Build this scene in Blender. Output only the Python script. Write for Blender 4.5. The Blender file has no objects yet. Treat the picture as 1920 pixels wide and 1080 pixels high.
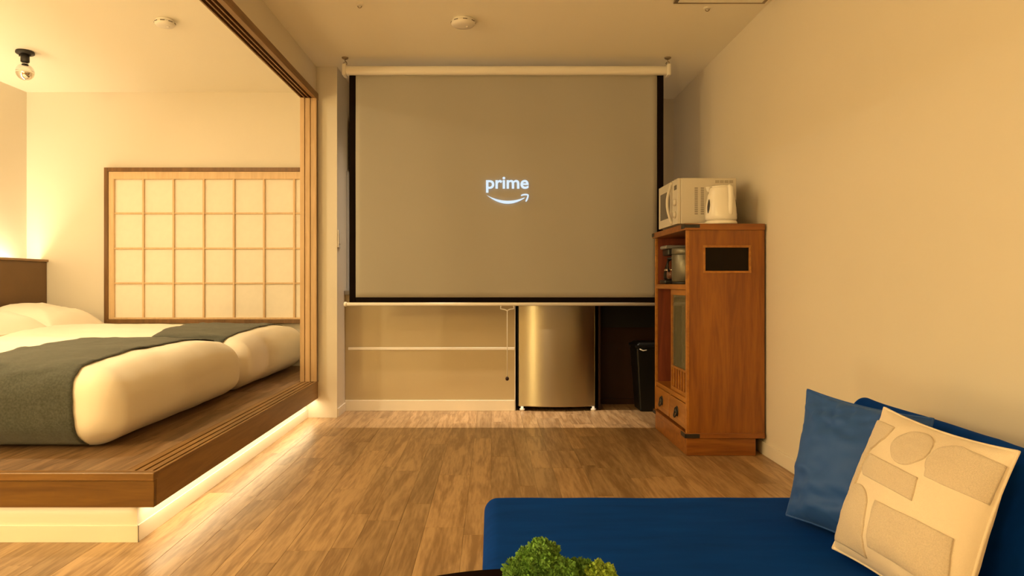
import bpy, bmesh, math, random
from mathutils import Vector, Matrix, noise
from mathutils.bvhtree import BVHTree
random.seed(7)
SC = bpy.context.scene
COL = SC.collection
PI = math.pi

# ------------------------------------------------------------------ camera
CAMZ = 0.923
cam_d = bpy.data.cameras.new('camera')
cam = bpy.data.objects.new('camera', cam_d); COL.objects.link(cam)
cam.location = (0, 0, CAMZ); cam.rotation_euler = (PI/2, 0, 0)
cam_d.sensor_width = 36.0; cam_d.lens = 1280/1920*36.0
cam_d.shift_x = 38/1920; cam_d.shift_y = -10/1920
cam_d.clip_start = 0.02
SC.camera = cam

# ------------------------------------------------------------------ world, exposure
w = bpy.data.worlds.new('night'); SC.world = w; w.use_nodes = True
w.node_tree.nodes['Background'].inputs[0].default_value = (1, .72, .42, 1)
w.node_tree.nodes['Background'].inputs[1].default_value = 0.0
SC.view_settings.view_transform = 'Standard'
SC.view_settings.look = 'None'
SC.view_settings.gamma = 1.0
SC.view_settings.exposure = 0.04
SC.view_settings.use_curve_mapping = False
SC.cycles.max_bounces = 9
SC.cycles.adaptive_threshold = 0.025
SC.cycles.diffuse_bounces = 5
SC.cycles.caustics_reflective = False
SC.cycles.caustics_refractive = False
SC.cycles.sample_clamp_indirect = 6.0

# ------------------------------------------------------------------ lights
WARM = (1.0, 0.735, 0.315)
def area(name, loc, rot, sx, sy, power, color=WARM, spread=PI, shape='RECTANGLE'):
    l = bpy.data.lights.new(name, 'AREA'); l.shape = shape
    l.size = sx
    if shape == 'RECTANGLE': l.size_y = sy
    l.energy = power; l.color = color; l.spread = spread
    o = bpy.data.objects.new(name, l); COL.objects.link(o)
    o.location = loc; o.rotation_euler = rot
    return o
# LED strip in the channel behind the headboard, shining up the wall
area('headboard_led', (-3.672, 3.75, 1.00), (PI, 0, 0), 0.11, 3.1, 38.0, (1.0, .80, .50))
# LED strips under the overhang of the sleeping platform
area('platform_side_led', (-1.222, 3.55, 0.126), (0, 0, 0), 0.02, 2.2, 4.0, (1.0, .76, .42))
area('platform_front_led', (-2.5, 2.412, 0.126), (0, 0, 0), 2.45, 0.015, 0.42, (1.0, .76, .42))
# unseen ceiling lights added as fill on the bed side (housings are built below)
DOWN = [(-2.3, 1.1, 2.44), (-2.55, 3.25, 2.44)]
DOWN_W = [13.0, 30.0]
for (x, y, z), pw in zip(DOWN, DOWN_W):
    area('downlight_lamp', (x, y, z-.012), (0, 0, 0), 0.11, 0.11, pw, (1.0, .79, .47), PI, 'DISK')
# slim kitchen light on the ceiling behind the projector screen
area('kitchen_lamp', (-.03, 4.785, 2.366), (0, 0, 0), 1.6, 0.03, 12.0, (1.0, .80, .58), math.radians(62))
# ceiling projector: a lamp inside its housing, cut by the lens window
PRJ = Vector((0.10, 1.20, 2.20))
pl = bpy.data.lights.new('projector_lamp', 'SPOT'); pl.energy = 24.0; pl.color = (1.0, .80, .60)
pl.spot_size = math.radians(100); pl.spot_blend = 0.0; pl.shadow_soft_size = 0.001
plo = bpy.data.objects.new('projector_lamp', pl); COL.objects.link(plo)
plo.location = PRJ
plo.rotation_euler = Vector((0, 1, -.3)).to_track_quat('-Z', 'Y').to_euler()

# ------------------------------------------------------------------ materials
MATS = {}
def nt(name):
    m = bpy.data.materials.new(name); m.use_nodes = True
    t = m.node_tree; b = t.nodes['Principled BSDF']
    MATS[name] = m
    return m, t, b
def setp(b, **k):
    for key, v in k.items(): b.inputs[key.replace('_', ' ')].default_value = v
def mat(name, col, rough=.6, metal=0., bump=0., bscale=200., var=0., vscale=3., sheen=0., trans=0., spec=.5, stretch=(1,1,1), sheencol=None, coat=0.):
    m, t, b = nt(name)
    c4 = (*col, 1)
    setp(b, Base_Color=c4, Roughness=rough, Metallic=metal)
    b.inputs['Specular IOR Level'].default_value = spec
    if sheen:
        b.inputs['Sheen Weight'].default_value = sheen; b.inputs['Sheen Roughness'].default_value = .4
        if sheencol: b.inputs['Sheen Tint'].default_value = (*sheencol, 1)
    if trans: b.inputs['Transmission Weight'].default_value = trans
    if coat: b.inputs['Coat Weight'].default_value = coat
    if var or bump:
        tc = t.nodes.new('ShaderNodeTexCoord'); mp = t.nodes.new('ShaderNodeMapping')
        mp.inputs['Scale'].default_value = stretch
        t.links.new(tc.outputs['Object'], mp.inputs['Vector'])
    if var:
        n = t.nodes.new('ShaderNodeTexNoise'); n.inputs['Scale'].default_value = vscale; n.inputs['Detail'].default_value = 5
        t.links.new(mp.outputs[0], n.inputs['Vector'])
        r = t.nodes.new('ShaderNodeValToRGB')
        r.color_ramp.elements[0].position = .3; r.color_ramp.elements[1].position = .7
        r.color_ramp.elements[0].color = tuple(c*(1-var) for c in col)+(1,)
        r.color_ramp.elements[1].color = tuple(min(1, c*(1+var)) for c in col)+(1,)
        t.links.new(n.outputs['Fac'], r.inputs['Fac']); t.links.new(r.outputs['Color'], b.inputs['Base Color'])
    if bump:
        n2 = t.nodes.new('ShaderNodeTexNoise'); n2.inputs['Scale'].default_value = bscale; n2.inputs['Detail'].default_value = 3
        t.links.new(mp.outputs[0], n2.inputs['Vector'])
        bp = t.nodes.new('ShaderNodeBump'); bp.inputs['Strength'].default_value = bump; bp.inputs['Distance'].default_value = .002
        t.links.new(n2.outputs['Fac'], bp.inputs['Height']); t.links.new(bp.outputs[0], b.inputs['Normal'])
    return m
def wood(name, dark, light, rough=.45, axis='Y', scale=1., rnd=.25, contrast=.5, coat=0., bump=.15, fine=.35):
    """grain along one local axis; each object takes its own offset and tone from Object Info"""
    m, t, b = nt(name)
    N = t.nodes.new; L = t.links.new
    tc = N('ShaderNodeTexCoord'); oi = N('ShaderNodeObjectInfo')
    mul = N('ShaderNodeVectorMath'); mul.operation = 'SCALE'; mul.inputs['Scale'].default_value = 37.0
    cmb = N('ShaderNodeCombineXYZ')
    for i in range(3): L(oi.outputs['Random'], cmb.inputs[i])
    L(cmb.outputs[0], mul.inputs[0])
    add = N('ShaderNodeVectorMath'); add.operation = 'ADD'
    L(tc.outputs['Object'], add.inputs[0]); L(mul.outputs[0], add.inputs[1])
    mp = N('ShaderNodeMapping')
    s = {'X': (.09, 1, 1), 'Y': (1, .09, 1), 'Z': (1, 1, .09)}[axis]
    mp.inputs['Scale'].default_value = tuple(v*scale for v in s)
    L(add.outputs[0], mp.inputs['Vector'])
    n1 = N('ShaderNodeTexNoise'); n1.inputs['Scale'].default_value = 16; n1.inputs['Detail'].default_value = 6; n1.inputs['Distortion'].default_value = 1.6
    n2 = N('ShaderNodeTexNoise'); n2.inputs['Scale'].default_value = 110; n2.inputs['Detail'].default_value = 3
    L(mp.outputs[0], n1.inputs['Vector']); L(mp.outputs[0], n2.inputs['Vector'])
    mx = N('ShaderNodeMath'); mx.operation = 'MULTIPLY_ADD'; mx.inputs[1].default_value = fine
    L(n2.outputs['Fac'], mx.inputs[0]); L(n1.outputs['Fac'], mx.inputs[2])
    r = N('ShaderNodeValToRGB')
    r.color_ramp.elements[0].position = .5+fine*.5 - contrast*.5*.5; r.color_ramp.elements[1].position = .5+fine*.5 + contrast*.5*.5
    r.color_ramp.elements[0].color = (*dark, 1); r.color_ramp.elements[1].color = (*light, 1)
    L(mx.outputs[0], r.inputs['Fac'])
    hs = N('ShaderNodeHueSaturation')
    mr = N('ShaderNodeMapRange'); mr.inputs['To Min'].default_value = 1-rnd; mr.inputs['To Max'].default_value = 1+rnd
    L(oi.outputs['Random'], mr.inputs['Value']); L(mr.outputs[0], hs.inputs['Value']); L(r.outputs['Color'], hs.inputs['Color'])
    L(hs.outputs['Color'], b.inputs['Base Color'])
    b.inputs['Roughness'].default_value = rough
    if coat: b.inputs['Coat Weight'].default_value = coat; b.inputs['Coat Roughness'].default_value = .25
    bp = N('ShaderNodeBump'); bp.inputs['Strength'].default_value = bump; bp.inputs['Distance'].default_value = .001
    L(mx.outputs[0], bp.inputs['Height']); L(bp.outputs[0], b.inputs['Normal'])
    return m
def emit(name, col, st):
    m, t, b = nt(name)
    setp(b, Base_Color=(0, 0, 0, 1), Roughness=.8)
    b.inputs['Emission Color'].default_value = (*col, 1); b.inputs['Emission Strength'].default_value = st
    return m
def glass(name, col=(1, 1, 1), rough=.0, ior=1.5, painted_refl=0.):
    """thin pane: clear transmission with a fresnel reflection"""
    m = bpy.data.materials.new(name); m.use_nodes = True; MATS[name] = m
    t = m.node_tree; t.nodes.clear(); N = t.nodes.new; L = t.links.new
    o = N('ShaderNodeOutputMaterial'); mx = N('ShaderNodeMixShader'); tr = N('ShaderNodeBsdfTransparent'); gl = N('ShaderNodeBsdfGlossy'); fr = N('ShaderNodeFresnel')
    tr.inputs[0].default_value = (*col, 1); gl.inputs['Roughness'].default_value = rough; fr.inputs['IOR'].default_value = ior
    L(fr.outputs[0], mx.inputs[0]); L(tr.outputs[0], mx.inputs[1]); L(gl.outputs[0], mx.inputs[2]); L(mx.outputs[0], o.inputs[0])
    if painted_refl:  # olive diffuse mixed in to stand for the reflection in the pane
        m2 = N('ShaderNodeMixShader'); df_ = N('ShaderNodeBsdfDiffuse'); df_.inputs[0].default_value = (.42, .38, .24, 1); m2.inputs[0].default_value = painted_refl
        L(mx.outputs[0], m2.inputs[1]); L(df_.outputs[0], m2.inputs[2]); L(m2.outputs[0], o.inputs[0])
    return m

mat('wall', (.76, .70, .60), .75, var=.012, vscale=1.5)
mat('ceiling', (.92, .87, .75), .8)
mat('cream_trim', (.82, .76, .66), .4)
mat('beige_panel', (.50, .41, .25), .5, var=.02)
mat('edge_white', (.75, .72, .68), .35)
wood('floor_wood', (.24, .14, .062), (.44, .29, .15), .36, 'Y', 1.0, .17, .62, fine=.6)
wood('platform_wood', (.13, .072, .032), (.26, .155, .08), .45, 'Y', 1.0, .16, .55)
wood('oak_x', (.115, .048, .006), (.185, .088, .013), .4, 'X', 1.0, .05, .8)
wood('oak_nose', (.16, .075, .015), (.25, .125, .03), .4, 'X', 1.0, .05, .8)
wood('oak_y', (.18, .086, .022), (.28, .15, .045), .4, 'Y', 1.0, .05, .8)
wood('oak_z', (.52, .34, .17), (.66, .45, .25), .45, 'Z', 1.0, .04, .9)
mat('groove', (.05, .018, .012), .7)
mat('floor_gap', (.15, .085, .04), .8)
wood('shoji_wood', (.62, .43, .24), (.74, .54, .32), .5, 'Z', 1.0, .03, .9)
wood('window_wood', (.13, .06, .014), (.21, .10, .028), .45, 'Z', 1.0, .03, .8)
mat('shoji_paper', (.86, .80, .70), .9, bump=.1, bscale=90, var=.02, vscale=20)
mat('headboard', (.15, .08, .028), .5, var=.06, vscale=6, bump=.08, bscale=60)
wood('headboard_cap', (.26, .15, .07), (.36, .22, .11), .45, 'Y', 1.0, .02, .8)
mat('linen', (.92, .86, .76), .85, bump=.25, bscale=500, sheen=.15)
mat('mattress', (.7, .66, .6), .9)
m = mat('runner', (.056, .064, .056), .9, bump=.9, bscale=700, var=.34, vscale=130, sheen=.35, sheencol=(.8, .8, .75))
wood('cabinet_z', (.19, .054, .004), (.30, .105, .009), .38, 'Z', 1.0, .06, .7, coat=.2)
wood('cabinet_y', (.28, .10, .010), (.42, .17, .022), .38, 'Y', 1.0, .06, .7, coat=.2)
wood('cabinet_x', (.19, .055, .006), (.31, .11, .014), .38, 'X', 1.0, .06, .6, coat=.2)
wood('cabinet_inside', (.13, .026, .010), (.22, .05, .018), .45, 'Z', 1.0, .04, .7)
mat('black_iron', (.02, .017, .015), .5, bump=.1)
mat('black_plastic', (.015, .014, .014), .4)
mat('white_plastic', (.80, .76, .68), .35)
mat('microwave_white', (.62, .575, .50), .45)
mat('grey_window', (.13, .12, .11), .25)
mat('vent_pale', (.42, .37, .30), .7)
mat('slot_dark', (.12, .10, .08), .8)
mat('kettle_white', (.84, .80, .72), .25)
mat('kettle_gauge', (.06, .05, .04), .2)
mat('canister_grey', (.16, .15, .115), .35, metal=.5)
mat('grey_plastic', (.22, .21, .20), .5)
glass('clear_glass', (.93, .95, .92))
glass('door_glass', (.90, .90, .84), ior=1.8, painted_refl=.22)
mat('smoked_glass', (.010, .006, .003), .15, spec=.12)
mat('chrome', (.8, .78, .74), .12, metal=1.)
mat('screen_white', (.35, .325, .27), .9)
mat('screen_black', (.006, .003, .002), .9, spec=.08)
mat('screen_case', (.80, .76, .70), .35)
mat('hook_metal', (.35, .28, .2), .4, metal=.8)
emit('projected_light', (.74, .88, 1.0), .95)
m, t, b = nt('stainless'); setp(b, Base_Color=(.41, .36, .25, 1), Metallic=1.0, Roughness=.30)
b.inputs['Anisotropic'].default_value = .88
tg = t.nodes.new('ShaderNodeTangent'); tg.direction_type = 'RADIAL'; tg.axis = 'Z'; t.links.new(tg.outputs[0], b.inputs['Tangent'])
b.inputs['Anisotropic Rotation'].default_value = 0.25
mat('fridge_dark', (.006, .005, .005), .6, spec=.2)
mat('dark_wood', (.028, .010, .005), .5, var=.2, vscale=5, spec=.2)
mat('bin_black', (.005, .005, .005), .35, spec=.3)
mat('velvet', (.0010, .034, .25), .85, var=.16, vscale=14, sheen=.2, sheencol=(.015, .14, .6), stretch=(.3, 1.3, 1), spec=.05)
mat('navy_cloth', (.020, .078, .31), .6, sheen=.25, sheencol=(.15, .35, .8), bump=.05, spec=.3)
mat('cream_cloth', (.78, .68, .56), .9, bump=.5, bscale=420, sheen=.2)
mat('boucle', (.70, .60, .49), .95, bump=1.0, bscale=700, var=.08, vscale=350, sheen=.3)
mat('table_black', (.008, .003, .002), .8, spec=.02)
mat('pot_dark', (.05, .035, .03), .5)
mat('foliage', (.14, .30, .05), .8, var=.45, vscale=55)
mat('foliage_yellow', (.27, .40, .05), .8, var=.4, vscale=55)
mat('twig', (.10, .06, .03), .8)
mat('detector', (.80, .76, .70), .5)
mat('bulb_silver', (.85, .82, .78), .08, metal=1.)
glass('bulb_glass', (.98, .95, .90))
emit('filament', (1.0, .55, .28), 1.5)
emit('downlight_glow', (1.0, .72, .38), 4.0)
mat('splash_panel', (.55, .55, .55), .3)
mat('counter_top', (.30, .28, .25), .4)

# ------------------------------------------------------------------ geometry helpers
class MB:
    def __init__(s): s.v = []; s.f = []; s.sm = []
    def add(s, vs, fs, smooth=False):
        o = len(s.v); s.v += [tuple(p) for p in vs]
        s.f += [tuple(i+o for i in f) for f in fs]; s.sm += [smooth]*len(fs)
        return s
    def box(s, x0, x1, y0, y1, z0, z1):
        vs = [(x, y, z) for z in (z0, z1) for y in (y0, y1) for x in (x0, x1)]
        return s.add(vs, [(0,2,3,1),(4,5,7,6),(0,1,5,4),(2,6,7,3),(0,4,6,2),(1,3,7,5)])
    def lathe(s, prof, c, seg=32, axis='Z', smooth=True):
        """profile [(r, h)] round an axis through c"""
        vs = []; fs = []
        for r, h in prof:
            for i in range(seg):
                a = 2*PI*i/seg; p = (max(r, 1e-5)*math.cos(a), max(r, 1e-5)*math.sin(a), h)
                if axis == 'X': p = (p[2], p[0], p[1])
                if axis == 'Y': p = (p[1], p[2], p[0])
                vs.append((c[0]+p[0], c[1]+p[1], c[2]+p[2]))
        for j in range(len(prof)-1):
            for i in range(seg):
                a, b2 = j*seg+i, j*seg+(i+1) % seg
                fs.append((a, b2, b2+seg, a+seg))
        fs.append(tuple(range(seg-1, -1, -1))); k = (len(prof)-1)*seg; fs.append(tuple(range(k, k+seg)))
        return s.add(vs, fs, smooth)
    def cyl(s, c, r, h, seg=24, axis='Z', r2=None):
        return s.lathe([(r, 0), (r if r2 is None else r2, h)], c, seg, axis)
    def tube(s, pts, r, seg=10):
        pts = [Vector(p) for p in pts]; vs = []; fs = []; n = len(pts); up = None
        for i, p in enumerate(pts):
            d = (pts[min(i+1, n-1)]-pts[max(i-1, 0)]).normalized()
            if up is None: up = d.orthogonal().normalized()
            up = (up - d*up.dot(d)).normalized(); sd = d.cross(up)
            rr = r[i] if isinstance(r, (list, tuple)) else r
            for k in range(seg):
                a = 2*PI*k/seg; vs.append(p+up*rr*math.cos(a)+sd*rr*math.sin(a))
        for i in range(n-1):
            for k in range(seg):
                a, b2 = i*seg+k, i*seg+(k+1) % seg
                fs.append((a, b2, b2+seg, a+seg))
        fs.append(tuple(range(seg-1, -1, -1))); fs.append(tuple(range((n-1)*seg, n*seg)))
        return s.add(vs, fs, True)
    def prism(s, poly, y0, y1):
        """poly [(x, z)] extruded along y"""
        n = len(poly); vs = [(x, y0, z) for x, z in poly]+[(x, y1, z) for x, z in poly]
        fs = [tuple(range(n)), tuple(range(2*n-1, n-1, -1))]+[(i, n+i, n+(i+1) % n, (i+1) % n) for i in range(n)]
        return s.add(vs, fs)
    def grid(s, P, smooth=True, wrap=False):
        nr = len(P); nc = len(P[0]); vs = [p for row in P for p in row]; fs = []
        for i in range(nr-1):
            for j in range(nc if wrap else nc-1):
                a = i*nc+j; b2 = i*nc+(j+1) % nc
                fs.append((a, b2, b2+nc, a+nc))
        return s.add(vs, fs, smooth)
    def rbox(s, x0, x1, y0, y1, z0, z1, R, n=10, rim=5, fn=None):
        """rounded box, optionally deformed by fn(Vector)->Vector"""
        c = Vector(((x0+x1)/2, (y0+y1)/2, (z0+z1)/2)); h = Vector(((x1-x0)/2, (y1-y0)/2, (z1-z0)/2))
        R = min(R, min(h)*.999)
        def coords(a):
            inn = a-R; L = [-inn-R*math.tan(PI/4*(1-i/rim)) for i in range(rim)]
            mid = [-inn+2*inn*i/n for i in range(n+1)]
            return L+mid+[-q for q in reversed(L)]
        cx, cy, cz = coords(h.x), coords(h.y), coords(h.z)
        def proj(p):
            q = Vector((max(-h.x+R, min(h.x-R, p.x)), max(-h.y+R, min(h.y-R, p.y)), max(-h.z+R, min(h.z-R, p.z))))
            d = p-q
            o = q+d.normalized()*R if d.length > 1e-9 else p
            o = o+c
            return fn(o) if fn else o
        bm = bmesh.new()
        def face(A, B, mk, flip):
            vv = [[bm.verts.new(proj(mk(a, b2))) for b2 in B] for a in A]
            for i in range(len(A)-1):
                for j in range(len(B)-1):
                    q = [vv[i][j], vv[i+1][j], vv[i+1][j+1], vv[i][j+1]]
                    bm.faces.new(q[::-1] if flip else q)
        for sg in (-1, 1):
            face(cx, cy, lambda a, b2: Vector((a, b2, sg*h.z)), sg < 0)
            face(cy, cz, lambda a, b2: Vector((sg*h.x, a, b2)), sg < 0)
            face(cz, cx, lambda a, b2: Vector((b2, sg*h.y, a)), sg < 0)
        bmesh.ops.remove_doubles(bm, verts=bm.verts, dist=1e-5)
        bm.verts.index_update()
        s.add([v.co.copy() for v in bm.verts], [tuple(v.index for v in f.verts) for f in bm.faces], True)
        bm.free(); return s
ORG = {}
def link(o, parent, origin):
    COL.objects.link(o)
    ORG[o.name] = Vector(origin)
    if parent is not None:
        o.parent = parent; o.location = Vector(origin)-ORG[parent.name]
    else: o.location = origin
    return o
def obj(name, mb, material, parent=None, bevel=0., subsurf=0, solid=0., origin=None):
    if origin is None:
        xs = list(zip(*mb.v)); origin = tuple((min(a)+max(a))/2 for a in xs)
        if parent is None: origin = (origin[0], origin[1], min(xs[2]))
    me = bpy.data.meshes.new(name)
    me.from_pydata([(p[0]-origin[0], p[1]-origin[1], p[2]-origin[2]) for p in mb.v], [], mb.f)
    me.polygons.foreach_set('use_smooth', mb.sm); me.update()
    for mm in (material if isinstance(material, (list, tuple)) else [material]): me.materials.append(MATS[mm])
    o = bpy.data.objects.new(name, me); link(o, parent, origin)
    if solid:
        md = o.modifiers.new('solid', 'SOLIDIFY'); md.thickness = solid; md.offset = 0
    if bevel:
        md = o.modifiers.new('bevel', 'BEVEL'); md.width = bevel; md.segments = 2; md.limit_method = 'ANGLE'; md.angle_limit = math.radians(40)
    if subsurf:
        md = o.modifiers.new('sub', 'SUBSURF'); md.levels = subsurf; md.render_levels = subsurf
    return o
def tag(o, label, cat=None, group=None, kind=None):
    o['label'] = label
    if cat: o['category'] = cat
    if group: o['group'] = group
    if kind: o['kind'] = kind
    return o
def thing(name, loc, label, cat, group=None, kind=None):
    o = bpy.data.objects.new(name, None); o.empty_display_size = .1
    link(o, None, loc); return tag(o, label, cat, group, kind)
def B(*a): return MB().box(*a)
def part(name, parent, material, *box, bevel=0.002):
    return obj(name, MB().box(*box), material, parent, bevel)

# ------------------------------------------------------------------ room shell
XR = 1.465; XL = -3.74; YB = 5.49; YF = -1.5; HL = 2.40; HB = 2.455
XE = -1.186; XI = -1.292; XP = -1.058; YP = 4.67     # platform edge / inner face of the opening / pillar face / pillar front
PZ = 0.255                                          # platform top
fl = obj('floor', B(XL-.1, XR+.1, YF-.1, YB+.1, -.1, -.004), 'floor_gap'); tag(fl, 'brown oak strip floor of the living area', 'floor', kind='structure')
o = obj('wall_right', B(XR, XR+.1, YF-.1, YB+.1, 0, HL), 'wall'); tag(o, 'plain cream papered wall behind the sofa and wooden cabinet', 'wall', kind='structure')
part('wall_panel', o, 'wall', XR-.004, XR+.01, YF, 2.55, .0, HL-.001, bevel=.001)
o = obj('wall_back', B(XL-.1, XR, YB, YB+.1, 0, HB), 'wall'); tag(o, 'cream back wall that holds the paper window', 'wall', kind='structure')
o = obj('wall_left', B(XL-.1, XL, YF-.1, YB, 0, HB), 'wall'); tag(o, 'cream wall behind the headboard lit by its glow', 'wall', kind='structure')
o = obj('wall_rear', B(XL, XR, YF-.1, YF, 0, HB), 'wall'); tag(o, 'cream wall behind the viewer', 'wall', kind='structure')
o = obj('wall_partition', B(XI, XP, YP, YB, 0, HL), 'wall'); tag(o, 'narrow cream wall end between the bed alcove and the screen', 'wall', kind='structure')
o = obj('wall_beam', B(XI+.004, -1.20, YF, YP, 2.20, HB), 'wall'); tag(o, 'cream beam above the sliding door track', 'beam', kind='structure')
ceil = obj('ceiling', B(-1.20, XR, YF, YB, HL, HL+.1), 'ceiling'); tag(ceil, 'cream ceiling of the living area', 'ceiling', kind='structure')
o = obj('ceiling_alcove', B(XL, XI+.004, YF, YB, HB, HB+.1), 'ceiling'); tag(o, 'cream ceiling over the beds', 'ceiling', kind='structure')
o = obj('baseboard_right', B(XR-.010, XR-.0005, YF, YB, 0, .07), 'cream_trim', bevel=.002); tag(o, 'low cream baseboard along the sofa wall', 'baseboard', kind='structure')
o = obj('baseboard_partition', B(XP, XP+.007, YP+.01, 4.915, 0, .06), 'cream_trim', bevel=.001); tag(o, 'short cream baseboard on the wall end left of the screen', 'baseboard', kind='structure')

# floor strips: real boards, each its own part; alike boards share one mesh
PLANK = {}
def plank(parent, x0, x1, y0, y1, ztop, material, th=.006, gap=.0003):
    key = (round(x1-x0, 3), round(y1-y0, 3), material)
    if key not in PLANK:
        w2, l2 = (x1-x0)/2-gap, (y1-y0)/2-gap; c = .0005
        me = bpy.data.meshes.new('plank')
        vs = [(sx*w2, sy*l2, z) for z in (-th, -c) for sy in (-1, 1) for sx in (-1, 1)]+[(sx*(w2-c), sy*(l2-c), 0) for sy in (-1, 1) for sx in (-1, 1)]
        me.from_pydata(vs, [], [(0,1,5,4),(2,6,7,3),(0,4,6,2),(1,3,7,5),(4,5,9,8),(7,6,10,11),(6,4,8,10),(5,7,11,9),(8,9,11,10)])
        me.materials.append(MATS[material]); PLANK[key] = me
    o = bpy.data.objects.new('plank', PLANK[key])
    return link(o, parent, ((x0+x1)/2, (y0+y1)/2, ztop))
rw = random.Random(3)
def lay(parent, xa, xb, yrange, ztop, material, widths, lens):
    x = xb; i = rw.randrange(9)
    while x > xa+.02:
        wd = min(widths[i % len(widths)], x-xa)
        if x-wd-xa < .03: wd = x-xa
        y0, y1 = yrange(x-wd/2)
        y = y0-rw.choice(lens)*rw.choice((0, .25, .5, .75))
        while y < y1-.01:
            ln = rw.choice(lens); e = min(y+ln, y1); s = max(y, y0)
            if e-s > .02 or e >= y1: plank(parent, x-wd, x, s, e, ztop, material)
            y += ln
        x -= wd; i += 1
WID = [.10, .13, .076, .15, .10, .076, .13, .10, .15]
lay(fl, -1.262, XR, lambda x: (1.0, YB if x > .15 else 4.93), 0, 'floor_wood', WID, [.35, .5, .7, .9, 1.2])
lay(fl, -2.45, -1.262, lambda x: (1.2, 2.45), 0, 'floor_wood', WID, [.5, .7, .9, 1.2])
o = obj('floor_field', B(XL, XR, YF, 1.0, -.004, 0), 'floor_wood', fl)
obj('floor_field', B(XL, -2.45, 1.0, 2.43, -.004, 0), 'floor_wood', fl)
obj('floor_field', B(-2.45, -1.262, 1.0, 1.2, -.004, 0), 'floor_wood', fl)

# ------------------------------------------------------------------ sleeping platform
pf = thing('raised_platform', (-2.5, 3.9, 0), 'raised wooden sleeping platform with light glowing from under its edge', 'platform')
YPF = 2.394
part('base_wall', pf, 'wall', XL+.001, -1.262, 2.43, YP-.001, 0, .131, bevel=0)
part('base_trim', pf, 'cream_trim', XL, -1.256, 2.424, 2.43, 0, .06, bevel=.001)
part('base_trim', pf, 'cream_trim', -1.262, -1.256, 2.424, YP, 0, .06, bevel=.001)
part('deck', pf, 'groove', XL, -1.215, 2.42, YP, .132, PZ-.008, bevel=0)
part('deck', pf, 'groove', XL, XI, YP, YB, .132, PZ-.008, bevel=0)
part('side_fascia', pf, 'oak_y', -1.215, XE-.002, 2.42, YP, .132, PZ-.012, bevel=.002)
part('front_fascia', pf, 'oak_x', XL+.001, XE-.002, YPF+.007, 2.42, .132, PZ-.029, bevel=.002)
part('front_nosing', pf, 'oak_nose', XL+.001, XE, YPF, YPF+.036, PZ-.028, PZ, bevel=.003)
part('side_edging', pf, 'oak_y', -1.2, XE, YPF+.036, YP, PZ-.012, PZ, bevel=.002)
# grooved track boards
for a, b2 in ((-1.231, -1.2070), (-1.2635, -1.2390), (-1.300, -1.2715)):
    part('track_strip', pf, 'oak_y', a, b2, YPF+.037, YP-.075, PZ-.009, PZ, bevel=.001)
lay(pf, XL+.001, -1.3005, lambda x: (YPF+.037, YB-.001), PZ, 'platform_wood', [.15, .13, .15, .10], [.7, .9, 1.2, 1.8])

# sliding door frame: grooved header and jamb
df = thing('door_1', (-1.24, YP, PZ), 'wooden frame of the sliding doors with three grooves overhead', 'door frame', kind='structure')
part('header_board', df, 'groove', XI, -1.19, YF, YP, 2.188, 2.205, bevel=0)
for a, b2 in ((XI, -1.283), (-1.2655, -1.2575), (-1.240, -1.232), (-1.2145, XE)):
    part('header_strip', df, 'oak_y', a, b2, YF, YP, 2.17, 2.19, bevel=.001)
part('header_facing', df, 'oak_y', -1.199, XE, YF, YP, 2.19, 2.215, bevel=.001)
part('jamb_board', df, 'groove', XI, XE-.004, YP-.03, YP-.0005, PZ, 2.18, bevel=0)
for i, (a, b2) in enumerate(((XI, -1.2625), (-1.260, -1.2265), (-1.224, XE))):
    part('jamb_strip', df, 'oak_z', a, b2, YP-.07+.006*i, YP-.03, PZ-.001, 2.171, bevel=.0015)

# ------------------------------------------------------------------ paper window of the bed alcove
wn = thing('window_1', (-2.2, YB, .62), 'wide paper window with a wooden grid in a dark frame', 'window', kind='structure')
wx0, wx1 = -3.094, -1.325; wz0, wz1 = .60, 1.842
fw = .031
part('frame_side', wn, 'window_wood', wx0, wx0+fw, YB-.045, YB, wz0, wz1, bevel=.002)
part('frame_side', wn, 'window_wood', wx1-fw, wx1, YB-.045, YB, wz0, wz1, bevel=.002)
part('frame_top', wn, 'window_wood', wx0+fw, wx1-fw, YB-.045, YB, wz1-fw, wz1, bevel=.002)
part('frame_sill', wn, 'window_wood', wx0+fw, wx1-fw, YB-.06, YB, wz0, wz0+.03, bevel=.002)
gx0 = (216-922)/233; gstep = 56.25/233; gz = [(530-y)/233+CAMZ for y in (337, 400.5, 466, 531, 595)]
part('stile', wn, 'shoji_wood', wx0+fw, gx0+.004, YB-.035, YB-.005, wz0+.03, wz1-fw, bevel=.002)
part('stile', wn, 'shoji_wood', gx0+7*gstep-.004, wx1-fw, YB-.035, YB-.005, wz0+.03, wz1-fw, bevel=.002)
part('top_rail', wn, 'shoji_wood', gx0+.004, gx0+7*gstep-.004, YB-.035, YB-.005, gz[0], wz1-fw, bevel=.002)
part('bottom_rail', wn, 'shoji_wood', gx0+.004, gx0+7*gstep-.004, YB-.035, YB-.005, wz0+.03, gz[4], bevel=.002)
for i in range(7):
    for j in range(4):
        part('paper_pane', wn, 'shoji_paper', gx0+i*gstep, gx0+(i+1)*gstep, YB-.012, YB-.009, gz[j+1], gz[j], bevel=0)
for i in range(0, 8):
    x = gx0+i*gstep; hw = .010 if i in (0,) else .007
    part('upright_bar', wn, 'shoji_wood', x-hw, x+hw, YB-.032, YB-.013, gz[4], gz[0], bevel=.001)
for j in (1, 2, 3):
    part('cross_bar', wn, 'shoji_wood', gx0, gx0+7*gstep, YB-.026, YB-.013, gz[j]-.006, gz[j]+.006, bevel=.001)

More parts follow.
